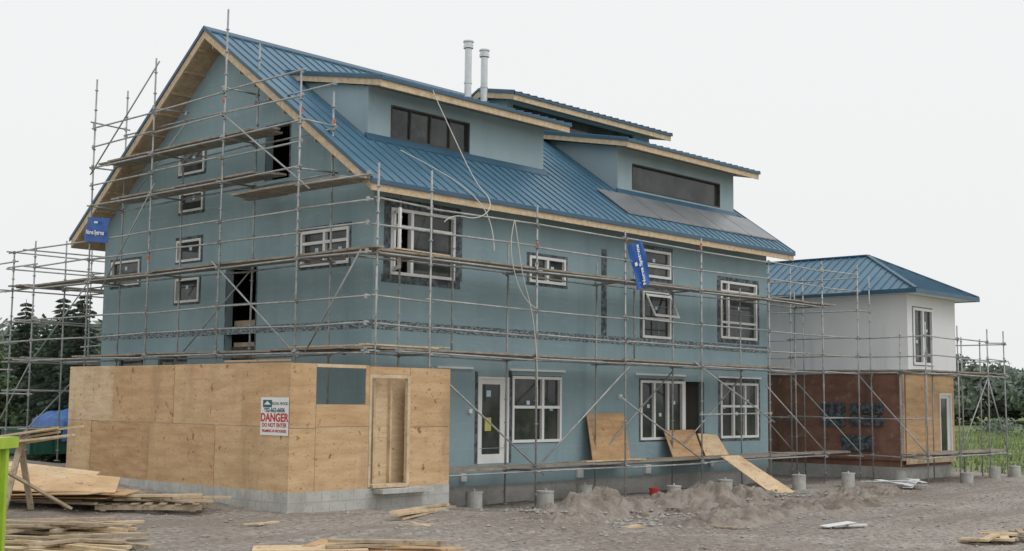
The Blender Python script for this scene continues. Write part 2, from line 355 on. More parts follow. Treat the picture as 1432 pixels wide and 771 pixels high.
def door(mp,u0,u1,z0,z1):
    for (p0,p1,q0,q1) in ((u0,u1,z1-.06,z1),(u0,u0+.06,z0,z1-.06),(u1-.06,u1,z0,z1-.06)): mbox(FR,mp,p0,p1,-.12,.03,q0,q1)
    for (p0,p1,q0,q1) in ((u0+.06,u1-.06,z1-.18,z1-.061),(u0+.06,u1-.06,z0,z0+.22),(u0+.06,u0+.19,z0+.22,z1-.18),(u1-.26,u1-.06,z0+.22,z1-.18)): mbox(FR,mp,p0,p1,-.09,-.03,q0,q1)
    mbox(GL,mp,u0+.19,u1-.26,-.065,-.055,z0+.22,z1-.18)
door(F0,3.39,4.48,.64,2.73)
mbox(TP,F0,3.3,3.388,.001,.006,.64,2.85); mbox(TP,F0,4.482,4.598,.001,.006,.64,2.9)
mbox(ST,F0,3.75,3.9,-.05,-.047,2.25,2.4)
y_=A(); mbox(y_,F0,3.70,3.92,-.05,-.046,1.42,1.74); y_.build('yellow_notice',M['yellow'],H)
mbox(FR,F0,11.9,12.0,-.1,.03,.64,2.76)
b_=A()
for (x0,x1,t0,t1) in ((10.03,11.22,0,.07),(10.03,11.22,.68,.75),(10.03,10.1,.07,.68),(11.15,11.22,.07,.68)):
    p=[(-.05-.42*t,5.2-.85*t) for t in (t0,t1)]
    b_.prism_x([(p[0][0],p[0][1]),(p[0][0]-.04,p[0][1]-.02),(p[1][0]-.04,p[1][1]-.02),(p[1][0],p[1][1])],x0,x1)
b_.build('open_sash',M['white'],H)
b_=A()
for z0,z1 in ((5.06,5.14),(6.0,6.08),(6.35,6.43)): b_.beam((.58,-.03,(z0+z1)/2),(.28,-.55,(z0+z1)/2),.05,z1-z0)
b_.beam((.57,-.05,5.08),(.57,-.05,6.4),.06,.06); b_.beam((.28,-.55,5.06),(.28,-.55,6.42),.06,.06)
b_.build('open_casement',M['white'],H)
for (u0,u1,z0,z1) in ((6.8,7.99,8.06,8.78),(6.8,7.91,7.05,7.57),(6.82,7.97,5.72,6.3),(6.85,7.97,4.64,5.28),(9.79,11.3,5.25,5.95)):
    window(G0,u0,u1,z0,z1,(),(),tape=.07,fr=.06)
window(G0,.84,2.61,5.25,6.1,(1.73,),(5.8,),tape=.08)
for (u0,u1,z0,z1) in ((7.3,8.7,2.2,3.26),(9.4,10.7,2.3,3.2)): mbox(GL,G0,u0,u1,-.08,-.07,z0,z1)
for (u0,u1,z0,z1) in ((4.37,5.62,3.1,5.42),(3.17,4.1,7.49,8.84)):
    t=.05
    for (p0,p1,q0,q1) in ((u0-t,u1+t,z1,z1+t),(u0-t,u0,z0,z1),(u1,u1+t,z0,z1)): mbox(TP,G0,p0,p1,.001,.006,q0,q1)
mbox(TP,F0,8.12,8.35,.001,.006,3.93,6.28)
W1=A()
mp=FAC(1.4)
for (p0,p1,q0,q1) in ((1.68,4.4,9.27,9.31),(1.68,4.4,8.5,8.54),(1.68,1.72,8.54,9.27),(4.36,4.4,8.54,9.27)): mbox(W1,mp,p0,p1,-.1,.015,q0,q1)
for c in (2.36,3.04,3.72): mbox(W1,mp,c-.02,c+.02,-.06,-.02,8.54,9.27)
mbox(GL,mp,1.72,4.36,-.085,-.075,8.54,9.27)
mp=FAC(1.2)
for (p0,p1,q0,q1) in ((11.05,15.7,9.16,9.2),(11.05,15.7,8.42,8.45),(11.05,11.08,8.45,9.16),(15.67,15.7,8.45,9.16)): mbox(W1,mp,p0,p1,-.12,.012,q0,q1)
W1.build('dormer_window_frames',M['dark'],H)
mbox(GL,mp,11.08,15.67,-.1,-.09,8.45,9.16)
mbox(GL,FAC(4.7),9.62,15.68,-.06,-.05,10.85,11.25)
fb=A(); mbox(fb,F0,0.0,L_,.002,.008,3.72,3.93); mbox(fb,G0,-.008,W_,.002,.008,3.74,3.93); fb.build('flashing_band',M['flash'],H)
wb=A()
for u0,u1 in ((4.5,6.6),(2.0,3.2),(9.6,12.0),(13.7,16.1)): mbox(wb,F0,u0,u1,.0,.05,2.9,2.95)
wb.build('drip_cap',M['white'],H)
wb=A()
for u,z,s in ((2.9,.34,.09),(7.2,.3,.12),(10.15,.3,.12),(13.3,.36,.08),(8.9,2.3,.06),(3.1,1.9,.05)): mbox(wb,F0,u-s,u+s,.0,.07,z-s,z+s)
wb.build('outlet_boxes',M['white'],H)
wb=A()
for x in np.arange(1.1,16.4,1.07): mbox(wb,F0,x,x+.01,.001,.0025,3.95,4.9)
for z in (4.86,2.98,1.0): mbox(wb,F0,0,L_,.0005,.0018,z,z+.012)
for z in (4.5,7.05,8.95): mbox(wb,G0,1.0 if z<8 else 2.4,W_-1.4 if z<8 else 9.0,.0005,.0018,z,z+.012)
wb.build('membrane_seams',M['wall2'],H)
FR.build('window_frames',M['white'],H); GL.build('window_glass',M['glass'],H); TP.build('window_tape',M['tape'],H); ST.build('window_stickers',M['sticker'],H)

# ------------------------------------------------------------ annex
AX=empty('hip_roof_annex')
ax0,ax1,ay0,ay1=21.2,24.95,-2.5,8.
a=A()
holed(a,FAC(ay0),[(ax0,3.3),(ax1,3.3),(ax1,5.82),(ax0,5.82)],[(21.6,23.1,3.48,5.4)],.2)
a.box(ax0,ax0+.2,ay0+.2,ay1,3.3,5.82); a.box(ax1-.2,ax1,ay0+.2,ay1,3.3,5.82); a.box(ax0+.2,ax1-.2,ay1-.2,ay1,3.3,5.82)
a.build('upper_walls',M['whitew'],AX)
a=A(); a.box(ax0+.02,ax1-.02,ay0+.02,ay1,5.82,5.9); a.build('top_plate',M['osb'],AX)
a=A(); a.box(20.75,25.0,ay0-.05,ay1,3.17,3.297); a.build('floor_slab',M['curb'],AX)
a=A(); a.box(20.8,20.98,ay0,ay1,.32,3.168); a.build('lower_side_wall',M['redply'],AX)
a=A(); holed(a,FAC(ay0),[(20.985,.32),(24.7,.32),(24.7,3.168),(20.985,3.168)],[(23.5,24.45,.34,2.55)],.18); a.build('lower_front_wall',M['ply0'],AX)
a=A(); a.box(24.52,24.7,ay0+.181,ay1,.32,3.168); a.box(21,24.5,ay1-.2,ay1,.32,3.168); a.box(20.9,24.6,ay0+.1,ay1,.1,.318); a.build('rear_lower_walls',M['redply'],AX)
a=A(); a.box(20.9,24.6,ay0+.12,ay1-.1,-.6,.098); a.build('foundation',M['curb'],AX)
a=A(); a.box(20.76,20.798,ay0-.03,ay0+.12,.32,3.16); a.box(20.9,24.7,ay0-.02,ay0-.002,.2,.4);a.box(22.4,22.44,ay0-.02,ay0-.002,.41,3.16);a.build('corner_boards',M['lumber'],AX)
ex0,ex1,ey0,ey1=ax0-.6,ax1+.65,ay0-.6,ay1+.6; ze=5.93; hw=(ex1-ex0)/2; zt=7.42; xm=(ex0+ex1)/2; hy=2.95
a=A(); p=[(ex0,ey0,ze),(ex1,ey0,ze),(ex1,ey1,ze),(ex0,ey1,ze),(xm,ey0+hy,zt),(xm,ey1-hy,zt)]
a.v=p; a.f=[(0,1,4),(1,2,5,4),(2,3,5),(3,0,4,5)]
a.build('hip_roof_metal',M['roof'],AX)
a=A()
for (q0,q1) in ((p[0],p[4]),(p[1],p[4]),(p[2],p[5]),(p[3],p[5]),(p[4],p[5])): a.beam(Vector(q0)+Vector((0,0,.03)),Vector(q1)+Vector((0,0,.03)),.14,.05)
a.box(ex0-.03,ex1+.03,ey0-.03,ey0-.002,ze-.13,ze+.02); a.box(ex0-.03,ex0-.002,ey0-.002,ey1,ze-.13,ze+.02); a.box(ex1+.002,ex1+.03,ey0-.002,ey1,ze-.13,ze+.02)
a.build('hip_trim',M['rooft'],AX)
a=A(); sl=(zt-ze)/hw; sl2=(zt-ze)/hy
y=ey0+.3
while y<ey1-.2:
    t=min(hw,(y-ey0)*hw/hy,(ey1-y)*hw/hy)
    a.beam((ex0,y,ze+.012),(ex0+t,y,ze+sl*t+.012),.03,.045); a.beam((ex1,y,ze+.012),(ex1-t,y,ze+sl*t+.012),.03,.045); y+=.33
x=ex0+.3
while x<ex1-.2:
    t=min(x-ex0,ex1-x)*hy/hw
    a.beam((x,ey0,ze+.012),(x,ey0+t,ze+sl2*t+.012),.03,.045); x+=.33
a.build('hip_roof_ribs',M['roof'],AX)
a=A(); a.box(ex0,ex1,ey0,ey1,ze-.1,ze-.005); a.build('soffit',M['whitew'],AX)
FR=A();GL=A();ST=A();TP=A()
mp=FAC(ay0)
window(mp,21.6,23.1,3.48,5.4,(22.35,),(),tape=.04,fr=.09)
door(mp,23.5,24.45,.34,2.55)
window(GAB(20.8),3.3,4.9,1.9,2.6,(4.1,),(),tape=.08)
FR.build('frames',M['white'],AX);GL.build('glass',M['glass'],AX);ST.build('stickers',M['sticker'],AX);TP.build('tape',M['tape'],AX)
a=A(); mm_=A()
for i in range(3):
    y=-1.8+i*.42
    for z in (1.45,1.85): a.box(20.70,20.795,y,y+.34,z,z+.34); mm_.tube((20.70,y+.17,z+.17),(20.66,y+.17,z+.17),.07,12)
a.box(20.72,20.797,-.4,.5,1.4,2.2); a.box(20.7,20.797,-1.4,-.3,.6,1.1)
a.build('meter_boxes',M['tape'],AX); mm_.build('meters',M['tape'],AX)

# ------------------------------------------------------------ plywood enclosure
E=empty('plywood_enclosure')
bx,by,bX,bY=-3.79,-2.1,.42,6.3
a=A()
a.box(bx,bX,by,by+.2,-.4,.4); a.box(bx,bx+.2,by+.2,bY,-.4,.4); a.box(bX-.2,bX,by+.2,-.02,-.4,.4); a.box(bx+.2,-.02,bY-.2,bY,-.4,.4)
a.build('concrete_curb',M['curb'],E)
a=A()
for z in (.0,.2):
    a.box(bx-.002,bx+.01,by+.02,bY,z-.004,z+.004); a.box(bx+.02,bX,by-.002,by+.01,z-.004,z+.004)
for i in range(20):
    u=by+.2+i*.4
    if u<bY: a.box(bx-.002,bx+.01,u-.003,u+.003,.006,.195); a.box(bx-.002,bx+.01,u+.2-.003,u+.203,.206,.4)
for i in range(10):
    u=bx+.2+i*.4; a.box(u-.003,u+.003,by-.002,by+.01,.006,.195); a.box(u+.2,u+.206,by-.002,by+.01,.206,.4)
a.build('block_joints',M['rock'],E)
sheets={i:A() for i in range(4)}
nails=A()
def ps(mp,u0,u1,z0,z1,k=None,th=.02,w=0.):
    w+=rnd(0,.008)
    mbox(sheets[random.randrange(4) if k is None else k],mp,u0+.005,u1-.005,w,w+th,z0+.005,z1-.005)
    if z1-z0>1 and u1-u0>.5:
        u=u0+.05
        while u<u1:
            z=z0+.08
            while z<z1:
                if random.random()<.75: mbox(nails,mp,u-.008,u+.008,w+th,w+th+.001,z-.012,z+.008)
                z+=.21
            u+=.405
mg=GAB(bx+.03); mf=FAC(by+.03)
ks=[[1,0,2,1,0],[0,1,0,3,2]]
for row,(z0,z1,off) in enumerate(((.38,1.62,0),(1.62,2.84,-.9))):
    u=by+off; k=0
    while u<bY:
        ps(mg,max(u,by+.012),min(u+2.44,bY),z0,z1+(rnd(-.015,.02) if row else 0),ks[row][k]); u+=2.44; k+=1
ps(mg,by+.05,by+2.2,2.865,2.91,0)
ps(mf,bx,bx+.62,.38,1.6,1); ps(mf,bx,bx+.62,1.6,2.84,0)
ps(mf,bx+.62,-1.83,.38,1.62,1); ps(mf,bx+.62,-1.83,1.62,2.06,0); ps(mf,bx+.62,-1.93,2.765,2.84,3)
ps(mf,-1.93,-1.83,2.06,2.84,0)
ps(mf,-1.83,-.73,2.66,2.82,0); ps(mf,-.73,bX,.38,1.6,1); ps(mf,-.73,bX,1.6,2.82,0)
ps(GAB(bX-.03),by+.03,-.02,.38,2.82,1,w=-.02)
ps(FAC(by+.35),-1.45,-.1,.4,2.6,3)
for i in range(4): sheets[i].build('sheets_%d'%i,M['ply%d'%i],E)
nails.build('nail_heads',M['dark'],E)
a=A()
a.box(-1.83,-1.77,by+.0,by+.09,.42,2.66);a.box(-.80,-.73,by+.0,by+.09,.42,2.66);a.box(-1.77,-.80,by,by+.09,2.59,2.66)
a.box(-1.5,-1.45,by+.25,by+.34,.4,2.6); a.box(-1.05,-1.0,by+.25,by+.34,.4,2.6);a.box(-1.75,-.82,by-.06,by+.2,.402,.47)
for y in np.arange(by+.1,bY,.6): a.box(bx+.032,bx+.12,y,y+.04,.4,2.8)
a.box(bx+.032,bx+.12,by+.1,bY,2.8,2.838); a.box(bx+.1,-1.85,by+.033,by+.12,2.78,2.82)
a.build('framing',M['lumber'],E)
a=A(); a.box(-1.7,-.3,by-.3,by-.003,.3,.385); a.build('threshold',M['curb'],E)
S=empty('danger_sign')
xs_=bx-.004
a=A(); a.box(xs_-.008,xs_-.001,-2.07,-1.2,1.46,2.18); a.build('board',M['white'],S)
X_=xs_-.0105; yc=-1.635; XA=(0,-1,0);YA=(0,0,1)
a=A(); a.box(X_,X_+.002,-1.55,-1.27,1.99,2.13); a.build('plain_mark',M['teal'],S)
a=A(); a.poly([(X_-.0015,-1.3,2.04),(X_-.0015,-1.41,2.11),(X_-.0015,-1.52,2.04)]); a.build('plain_mark_roof',M['white'],S)
text('ROYAL WOOD',(X_,-1.80,2.06),XA,YA,.075,M['teal'],S,'name_line',.001)
text('902-662-6606',(X_,yc,1.935),XA,YA,.115,M['teal'],S,'phone_line',.003)
text('DANGER',(X_,yc,1.79),XA,YA,.215,M['red'],S,'danger_line',.007)
text('DO NOT ENTER',(X_,yc,1.65),XA,YA,.105,M['red'],S,'enter_line',.003)
text('FRAMING IN PROGRESS',(X_,yc,1.54),XA,YA,.072,M['red'],S,'framing_line',.002)

# ------------------------------------------------------------ scaffolding
class Scaf:
    def __init__(s,name): s.e=empty(name); s.t=A(); s.p=A(); s.c=A(); s.o=A(); s.l=A()
    def pole(s,x,y,z0,z1):
        dx,dy=rnd(-.04,.04),rnd(-.04,.04)
        s.t.tube((x,y,z0),(x+dx,y+dy,z1),.024,7)
        s.t.tube((x,y,z0-.01),(x,y,z0+.012),.09,4)
        z=z0+.3
        while z<z1-.1:
            k=(z-z0)/(z1-z0); s.c.tube((x+dx*k,y+dy*k,z-.012),(x+dx*k,y+dy*k,z+.012),.048,7); z+=.55
    def rail(s,p,q,r=.022,over=.08,coup=True):
        p=Vector(p);q=Vector(q);d=(q-p).normalized()
        j=Vector((0,0,rnd(-.035,.035))); j2=Vector((0,0,rnd(-.035,.035)))
        s.t.tube(p-d*over*rnd(.6,2.)+j,q+d*over*rnd(.6,2.)+j2,r,6)
        if coup:
            for c in (p,q): s.c.tube(c-Vector((0,0,.05)),c+Vector((0,0,.05)),.04,7)
    def deck(s,x0,x1,y0,y1,z,seg=3.0):
        lx=(x1-x0)>(y1-y0)
        n=max(2,int(((y1-y0) if lx else (x1-x0))/.235))
        for i in range(n):
            a0=(x0 if lx else y0)+rnd(-.35,.1); end=(x1 if lx else y1)+rnd(-.1,.35)
            while a0<end-.3:
                a1=min(end,a0+seg+rnd(-.2,.6))
                zz=z+rnd(-.0,.035); zz2=z+rnd(0,.045)
                if lx: w=(y1-y0)/n; c=y0+(i+.5)*w; s.p.beam((a0,c,zz),(a1,c+rnd(-.02,.02),zz2),w-.02,.045)
                else: w=(x1-x0)/n; c=x0+(i+.5)*w; s.p.beam((c,a0,zz),(c+rnd(-.02,.02),a1,zz2),w-.02,.045)
                a0=a1-.15
    def done(s):
        s.t.build('tubes',M['steel'],s.e,True); s.c.build('couplers',M['steel'],s.e); s.p.build('planks',M['plank'],s.e)
        if s.o.v: s.o.build('tags',M['orange'],s.e)
        if s.l.v: s.l.build('loose_planks',M['lumber'],s.e)
S1=Scaf('scaffolding')
yo,yi=-1.3,-.3
FX=[-1.02,.55,4.06,7.51,10.95,14.53,17.77]; FT=[7.15,7.2,6.85,6.6,6.75,6.45,6.7]
for i,(x,t) in enumerate(zip(FX,FT)):
    z0=gz(x,yo)+.02 
    S1.pole(x,yo,z0 if i!=0 else .3,t)
    if i>0: S1.pole(x,yi,gz(x,yi)+.02 if x<17 else -.3,t-.7+rnd(-.4,.3))
    for z in (.5,3.15,5.25): S1.rail((x,yo,z),(x,yi,z))
for x in (2.2,9.2): S1.pole(x,yi,3.2,6.3)
for i in range(len(FX)-1):
    a_,b=FX[i],FX[i+1]
    for z in (3.15,3.72,4.32,5.25,5.85,6.38): S1.rail((a_,yo,z),(b,yo,z))
    for z in (3.15,5.25,): S1.rail((a_,yi,z),(b,yi,z))
    if i>0: S1.rail((a_,yo,.5),(b,yo,.5)); S1.rail((a_,yi,.5),(b,yi,.5))
    if i in (4,): S1.rail((a_,yo,1.85),(b,yo,1.85))
S1.deck(-1.2,18.6,-1.25,-.4,5.32); S1.deck(-1.3,16.2,-1.25,-.4,3.22); S1.deck(.5,17.2,-1.25,-.4,.58)
S1.rail((.9,yo,2.7),(4.2,yo,.55),over=.2,coup=False); S1.rail((4.1,yo,.6),(7.5,yo,2.95),over=.2,coup=False)
S1.rail((7.5,yo,2.2),(10.9,yo,.6),over=.2,coup=False); S1.rail((10.95,yo,3.1),(14.5,yo,1.7),over=.2,coup=False); S1.rail((14.5,yo,2.6),(17.7,yo,.7),over=.2,coup=False)
S1.rail((10.95,yi,.6),(14.5,yi,2.9),over=.1,coup=False); S1.rail((7.5,yi,.6),(10.9,yi,3.0),over=.1,coup=False)
S1.rail((-1.3,-1.0,5.2),(-1.3,.6,3.3),over=.1,coup=False)
S1.l.beam((-1.2,-1.1,3.31),(1.0,-1.0,3.30),.22,.035); S1.l.beam((-.9,-.8,3.31),(1.6,-.75,3.34),.2,.03); S1.l.beam((-.4,-1.1,5.4),(1.3,-1.0,5.39),.24,.03); S1.l.beam((6.2,-1.,.66),(8.6,-1.05,.66),.2,.03); S1.l.beam((-1.0,1.5,3.3),(-.9,-.6,3.31),.2,.03)
xo,xi=-1.3,-.35
GY=[-1.3,1.05,4.1,7.22,10.23,13.3]; GT=[6.6,9.5,11.55,10.9,10.85,6.6]; IT=[5.,9.2,10.9,8.6,10.7,6.7]
for i,(y,t,ti) in enumerate(zip(GY,GT,IT)):
    if i>0: S1.pole(xo,y,.3 if by<y<bY else gz(xo,y)+.02,t)
    if i>0: S1.pole(xi,y,.3,ti)
    for z in (3.2,5.25,7.3,8.4):
        if z<min(t,ti): S1.rail((xo,y,z),(xi,y,z))
    if 2<=i<5: S1.rail((xo,y,9.6),(xi,y,9.6))
for i in range(5):
    a_,b=GY[i],GY[i+1]
    zz=[3.15,3.75,4.3,5.25,5.85,6.35]
    if 1<=i<4: zz+=[7.3,7.9,8.35,8.95,9.5]
    if i==0: zz+=[6.9]
    for z in zz: S1.rail((xo,a_,z),(xo,b,z))
    for z in (3.15,5.25)+((7.3,8.35,9.4) if 1<=i<4 else ()): 
        if i>0: S1.rail((xi,a_,z),(xi,b,z))
S1.deck(-1.25,-.45,-1.2,14.2,5.32); S1.deck(-1.25,-.45,-1.2,11,3.22)
S1.deck(-1.25,-.45,2.9,9.9,8.45); S1.deck(-1.25,-.45,2.9,9.4,7.4); S1.deck(-1.25,-.45,-.3,3.8,6.95)
S1.rail((xo,7.2,7.4),(xo,9.3,5.2),over=.3,coup=False); S1.rail((xo,4.1,5.2),(xo,1.1,3.2),over=.2,coup=False); S1.rail((xo,10.2,5.2),(xo,13.2,3.2),over=.2,coup=False)
S1.rail((xi,4.1,5.3),(xi,7.2,3.2),over=.2,coup=False); S1.rail((xo,1.0,7.0),(xo,4.,8.9),over=.2,coup=False); S1.rail((xo,10.2,8.3),(xo,7.3,10.6),over=.2,coup=False)
S1.rail((xi,10.2,7.3),(xi,7.3,9.3),over=.2,coup=False)
for y in (13.3,14.6):
    for x in (-1.3,1.2,3.6):
        if y>14 or x>0: S1.pole(x,y,gz(x,y),6.5+rnd(-.3,.4))
    for z in (1.2,2.3,3.15,4.3,5.25,5.85,6.35): S1.rail((-1.3,y,z),(3.6,y,z),over=.3)
for z in (.9,2.2,3.15,3.7,4.3,5.25,5.9,6.35):
    for x in (-1.3,1.2): S1.rail((x,13.3,z),(x,14.6,z),over=.25)
S1.pole(-1.3,15.9,gz(-1.3,15.9),6.4); 
for z in (2.9,3.7,5.25,6.1): S1.rail((-1.3,14.6,z),(-1.3,15.9,z),over=.2)
S1.rail((-1.3,13.3,3.1),(-1.3,15.9,.6),coup=False); S1.rail((-1.3,14.6,.5),(1.2,14.6,3.1),coup=False)
S1.deck(-1.3,4.2,13.4,14.5,5.32); S1.deck(-1.3,4.2,13.4,14.5,3.22)
for (x,y,z) in ((xo,4.1,9.3),(xo,1.05,8.6),(xi,1.05,8.5),(-1.02,yo,6.9),(7.51,yo,6.35),(xo,7.22,5.7),(4.06,yo,5.9),(10.95,yo,6.5)):
    S1.o.tube((x,y,z-.04),(x,y,z+.04),.034,8)
S1.done()
S2=Scaf('scaffolding')
oy=-3.9; iy=-3.0; ox=19.5; ix=20.4
AXX=[19.5,21.9,24.3,25.8]
for x in AXX:
    S2.pole(x,oy,-.35,4.75); S2.pole(x,iy,-.35,4.5)
    for z in (.5,3.15): S2.rail((x,oy,z),(x,iy,z))
for i in range(3):
    for z in (.5,3.15,3.7,4.3): S2.rail((AXX[i],oy,z),(AXX[i+1],oy,z))
    for z in (.5,3.15): S2.rail((AXX[i],iy,z),(AXX[i+1],iy,z))
S2.rail((21.9,oy,.6),(24.3,oy,3.1),coup=False); S2.rail((24.3,oy,3.),(25.8,oy,.6),coup=False)
AY=[-3.9,-1.6,.9,3.4]; AT=[4.8,6.7,6.8,6.6]
for y,t in zip(AY[1:],AT[1:]):
    S2.pole(ox,y,-.35,t); S2.pole(ix,y,-.35,t-.3)
    for z in (.5,3.15,5.2): S2.rail((ox,y,z),(ix,y,z))
for i in range(3):
    for z in (.5,1.7,3.15,3.7,4.3)+((5.2,5.8,6.3) if i>0 else ()): S2.rail((ox,AY[i],z),(ox,AY[i+1],z)); 
    S2.rail((ox,AY[i],.6),(ox,AY[i+1],3.1),coup=False)
S2.rail((25.8,oy,.5),(25.8,1.,.5)); 
for y in (-1.6,1.): S2.pole(25.8,y,-.35,4.6)
for z in (.5,3.15,3.7,4.3): S2.rail((25.8,oy,z),(25.8,1.,z))
S2.deck(19.4,26.1,-3.85,-3.05,3.22); S2.deck(19.4,26.,-3.85,-3.05,.58); S2.deck(19.55,20.35,-3,3.6,3.22); S2.deck(17.4,19.6,-1.25,-.5,.58)
for z in (1.7,3.15,3.7,4.3,5.85,6.4): S2.rail((17.77,-1.3,z),(19.5,-1.6,z),coup=False)
S2.done()

# ------------------------------------------------------------ banners
def banner(c,xa,ya,w,h,body,rot):
    e=empty('blue_banner'); xa=Vector(xa).normalized(); ya=Vector(ya).normalized(); n=xa.cross(ya)
    V=[];F=[];nu,nv=10,8
    for j in range(nv+1):
        for i in range(nu+1):
            u=(i/nu-.5)*w; v=(j/nv-.5)*h
            V.append(Vector(c)+xa*u+ya*v+n*(.03*math.sin(i*1.1+j*.7)-.04))
    for j in range(nv):
        for i in range(nu): k=j*(nu+1)+i; F.append((k,k+1,k+nu+2,k+nu+1))
    a=A(); a.add(V,F); a.build('cloth',M['blue'],e,True)
    if rot: text(body,Vector(c)+n*.012,ya,-xa,w*.27,M['white'],e,'lettering',.006)
    else: text(body,Vector(c)+n*.012-ya*.08,xa,ya,h*.24,M['white'],e,'lettering',.006)
    a=A(); m=Matrix((xa,ya,n)).transposed().to_4x4(); m.translation=Vector(c)+n*.012+(ya*h*.3 if not rot else xa*-w*.3+ya*h*.05); a.boxm(m,w*.16,h*.08,.004); a.build('plain_mark',M['white'],e)
banner((8.05,-1.38,5.75),(1,0,.34),(-.34,0,1),.66,1.2,'Norva Systems',True)
banner((-1.4,9.75,6.62),(0,-1,-.12),(0,-.12,1),1.2,.66,'Norva Systems',False)

# ------------------------------------------------------------ piers
for (x,y,h,r) in ((2.4,-.9,.36,.2),(3.9,-1.75,.42,.2),(6.6,-.7,.35,.2),(9.0,-1.75,.3,.19),(11.2,-1.9,.38,.2),(12.7,-2.2,.45,.2),(14.6,-2.2,.42,.2),(17.0,-2.5,.42,.2),(19.5,-3.,.4,.2),(21.9,-4.1,.3,.2),(24.4,-4.,.38,.2),(26.4,-3.9,.38,.2)):
    a=A(); z=gz(x,y); a.tube((x,y,z-.2),(x+rnd(-.02,.02),y,z+h),r,20,r*.97); a.tube((x,y,z+h),(x,y,z+h+.06),.03,8); a.tube((x,y,z+h-.03),(x,y,z+h+.004),r*1.03,20)
    a.build('concrete_pier',M['curb'])

# ------------------------------------------------------------ loose materials
def boards(name,cx,cy,z,ang,n,ln,spread,m='lumber',w=.14,h=.04,jit=.25,layers=3):
    a=A()
    for i in range(n):
        t=math.radians(ang+rnd(-1,1)*jit*60); l=ln*rnd(.6,1.05); x=cx+rnd(-1,1)*spread; y=cy+rnd(-1,1)*spread*.6
        zz=z+.03+(i%layers)*h*1.1; d=Vector((math.cos(t),math.sin(t),rnd(-.03,.03)))*l/2
        a.beam(Vector((x,y,zz))-d,Vector((x,y,zz))+d,w*rnd(.6,1.2),h)
    return a.build(name,M[m])
def plysheets(name,cx,cy,z,lst):
    e=empty(name)
    for i,(dx,dy,ang,l,w,k,tilt) in enumerate(lst):
        a=A(); m=Matrix.Translation((cx+dx,cy+dy,z+.03+i*.035))@Matrix.Rotation(math.radians(ang),4,'Z')@Matrix.Rotation(math.radians(tilt),4,'Y'); a.boxm(m,l,w,.018); a.build('sheet_%d'%i,M['ply%d'%k],e)
    return e
def lean(pts,k,th=.02,parent=None,name='plywood_sheet'):
    a=A(); P=[Vector(p) for p in pts]; n=(P[1]-P[0]).cross(P[3]-P[0]).normalized()*th
    a.v=[tuple(p) for p in P]+[tuple(p+n) for p in P]; a.f=[(0,1,2,3),(7,6,5,4),(0,4,5,1),(1,5,6,2),(2,6,7,3),(3,7,4,0)]
    a.build(name,M['ply%d'%k],parent)
Fv=Vector((.7329,.6803,0));Rv=Vector((.6803,-.7329,0))
st=plysheets('plywood_stack',-6.8,1.0,.30,[(0,0,-50,2.4,1.2,0,0),(.15,.35,-40,2.4,1.2,2,3),(-.3,-.2,-60,2.4,1.15,1,-2),(.1,-.3,-45,2.4,1.2,0,2)])
c=Vector((-6.75,.9,0)); Zv=Vector((0,0,1))
lean([c-Rv*1.25-Fv*.75+Zv*.46,c+Rv*1.2-Fv*.55+Zv*.42,c+Rv*.95+Fv*.55+Zv*.62,c-Rv*1.35+Fv*.45+Zv*.80],1,parent=st,name='tilted_sheet')
lean([c-Rv*1.7-Fv*.2+Zv*.62,c+Rv*.5-Fv*.05+Zv*.55,c+Rv*.45+Fv*.9+Zv*.70,c-Rv*1.6+Fv*.8+Zv*.92],3,parent=st,name='tilted_sheet_b')
boards('lumber_pile',-6.8,1.0,.2,-50,12,2.4,.7,m='oldwood')
boards('lumber_pile',-8.4,-2.3,gz(-8.3,-2.2),-40,16,2.2,.5,jit=.5)
boards('lumber_pile',-8.6,-2.6,gz(-8.3,-2.2)+.1,-20,7,1.8,.5,m='oldwood',jit=.9)
boards('lumber_pile',-9.9,-4.9,gz(-9.8,-4.9),-45,10,2.2,.5,jit=.5)
boards('lumber_pile',-9.6,-4.7,gz(-9.8,-4.9)+.1,-30,5,1.8,.5,m='oldwood',jit=.9)
boards('lumber_pile',4.7,-11.9,gz(4.7,-11.9),-30,9,1.0,.5,jit=.9)
boards('lumber_pile',5.4,-12.1,gz(5.4,-12.1),40,6,1.2,.5,m='oldwood')
boards('scrap_boards',10.5,-2.6,-.3,-15,9,1.5,1.2,jit=.8,m='oldwood')
boards('scrap_boards',-1.9,-3.75,gz(-1.9,-3.75),22,3,3.0,.10,jit=.02); boards('scrap_boards',-1.7,-3.7,gz(-1.9,-3.75),20,3,2.6,.16,jit=.04,m='oldwood')
for i,(x,y) in enumerate(((-3.0,-4.9),(.5,-7.0),(7.5,-5.8),(3.0,-7.4),(13.5,-5.2),(-4.8,-3.0),(16.,-5.))): boards('scrap_boards',x,y,gz(x,y)-.015,rnd(0,180),random.choice((2,3)),.7,.4,jit=1,m=random.choice(('oldwood','lumber')),w=.09,h=.03,layers=1)
plysheets('plywood_stack',-6.6,-7.2,gz(-6.6,-7.2),[(0,0,-30,2.4,1.2,1,0),(.6,-.3,-55,2.4,1.0,2,2),(-.5,.2,-38,1.6,.7,3,0)])
boards('lumber_pile',-6.0,-7.5,gz(-6.,-7.6)+.08,-35,5,1.8,.4,m='oldwood')
e=empty('propped_lumber'); a=A()
c=Vector((-8.1,0.2,1.32)); d=Vector((.66,-.72,.14)).normalized()
for i in range(5): 
    q=Vector((rnd(-.3,.3),rnd(-.3,.3),i*.045)); dd=(d+Vector((rnd(-.05,.05),rnd(-.05,.05),rnd(-.03,.03))))
    a.beam(c-dd*1.9+q,c+dd*rnd(.7,1.15)+q,.15,.035)
a.build('boards',M['lumber'],e)
a=A()
for o in (-1.2,.2):
    p=c+d*o
    for s_ in (-1,1): a.beam(p+Vector((0,0,-.03)),Vector((p.x+.45*s_,p.y+.4*s_,.15)),.10,.05)
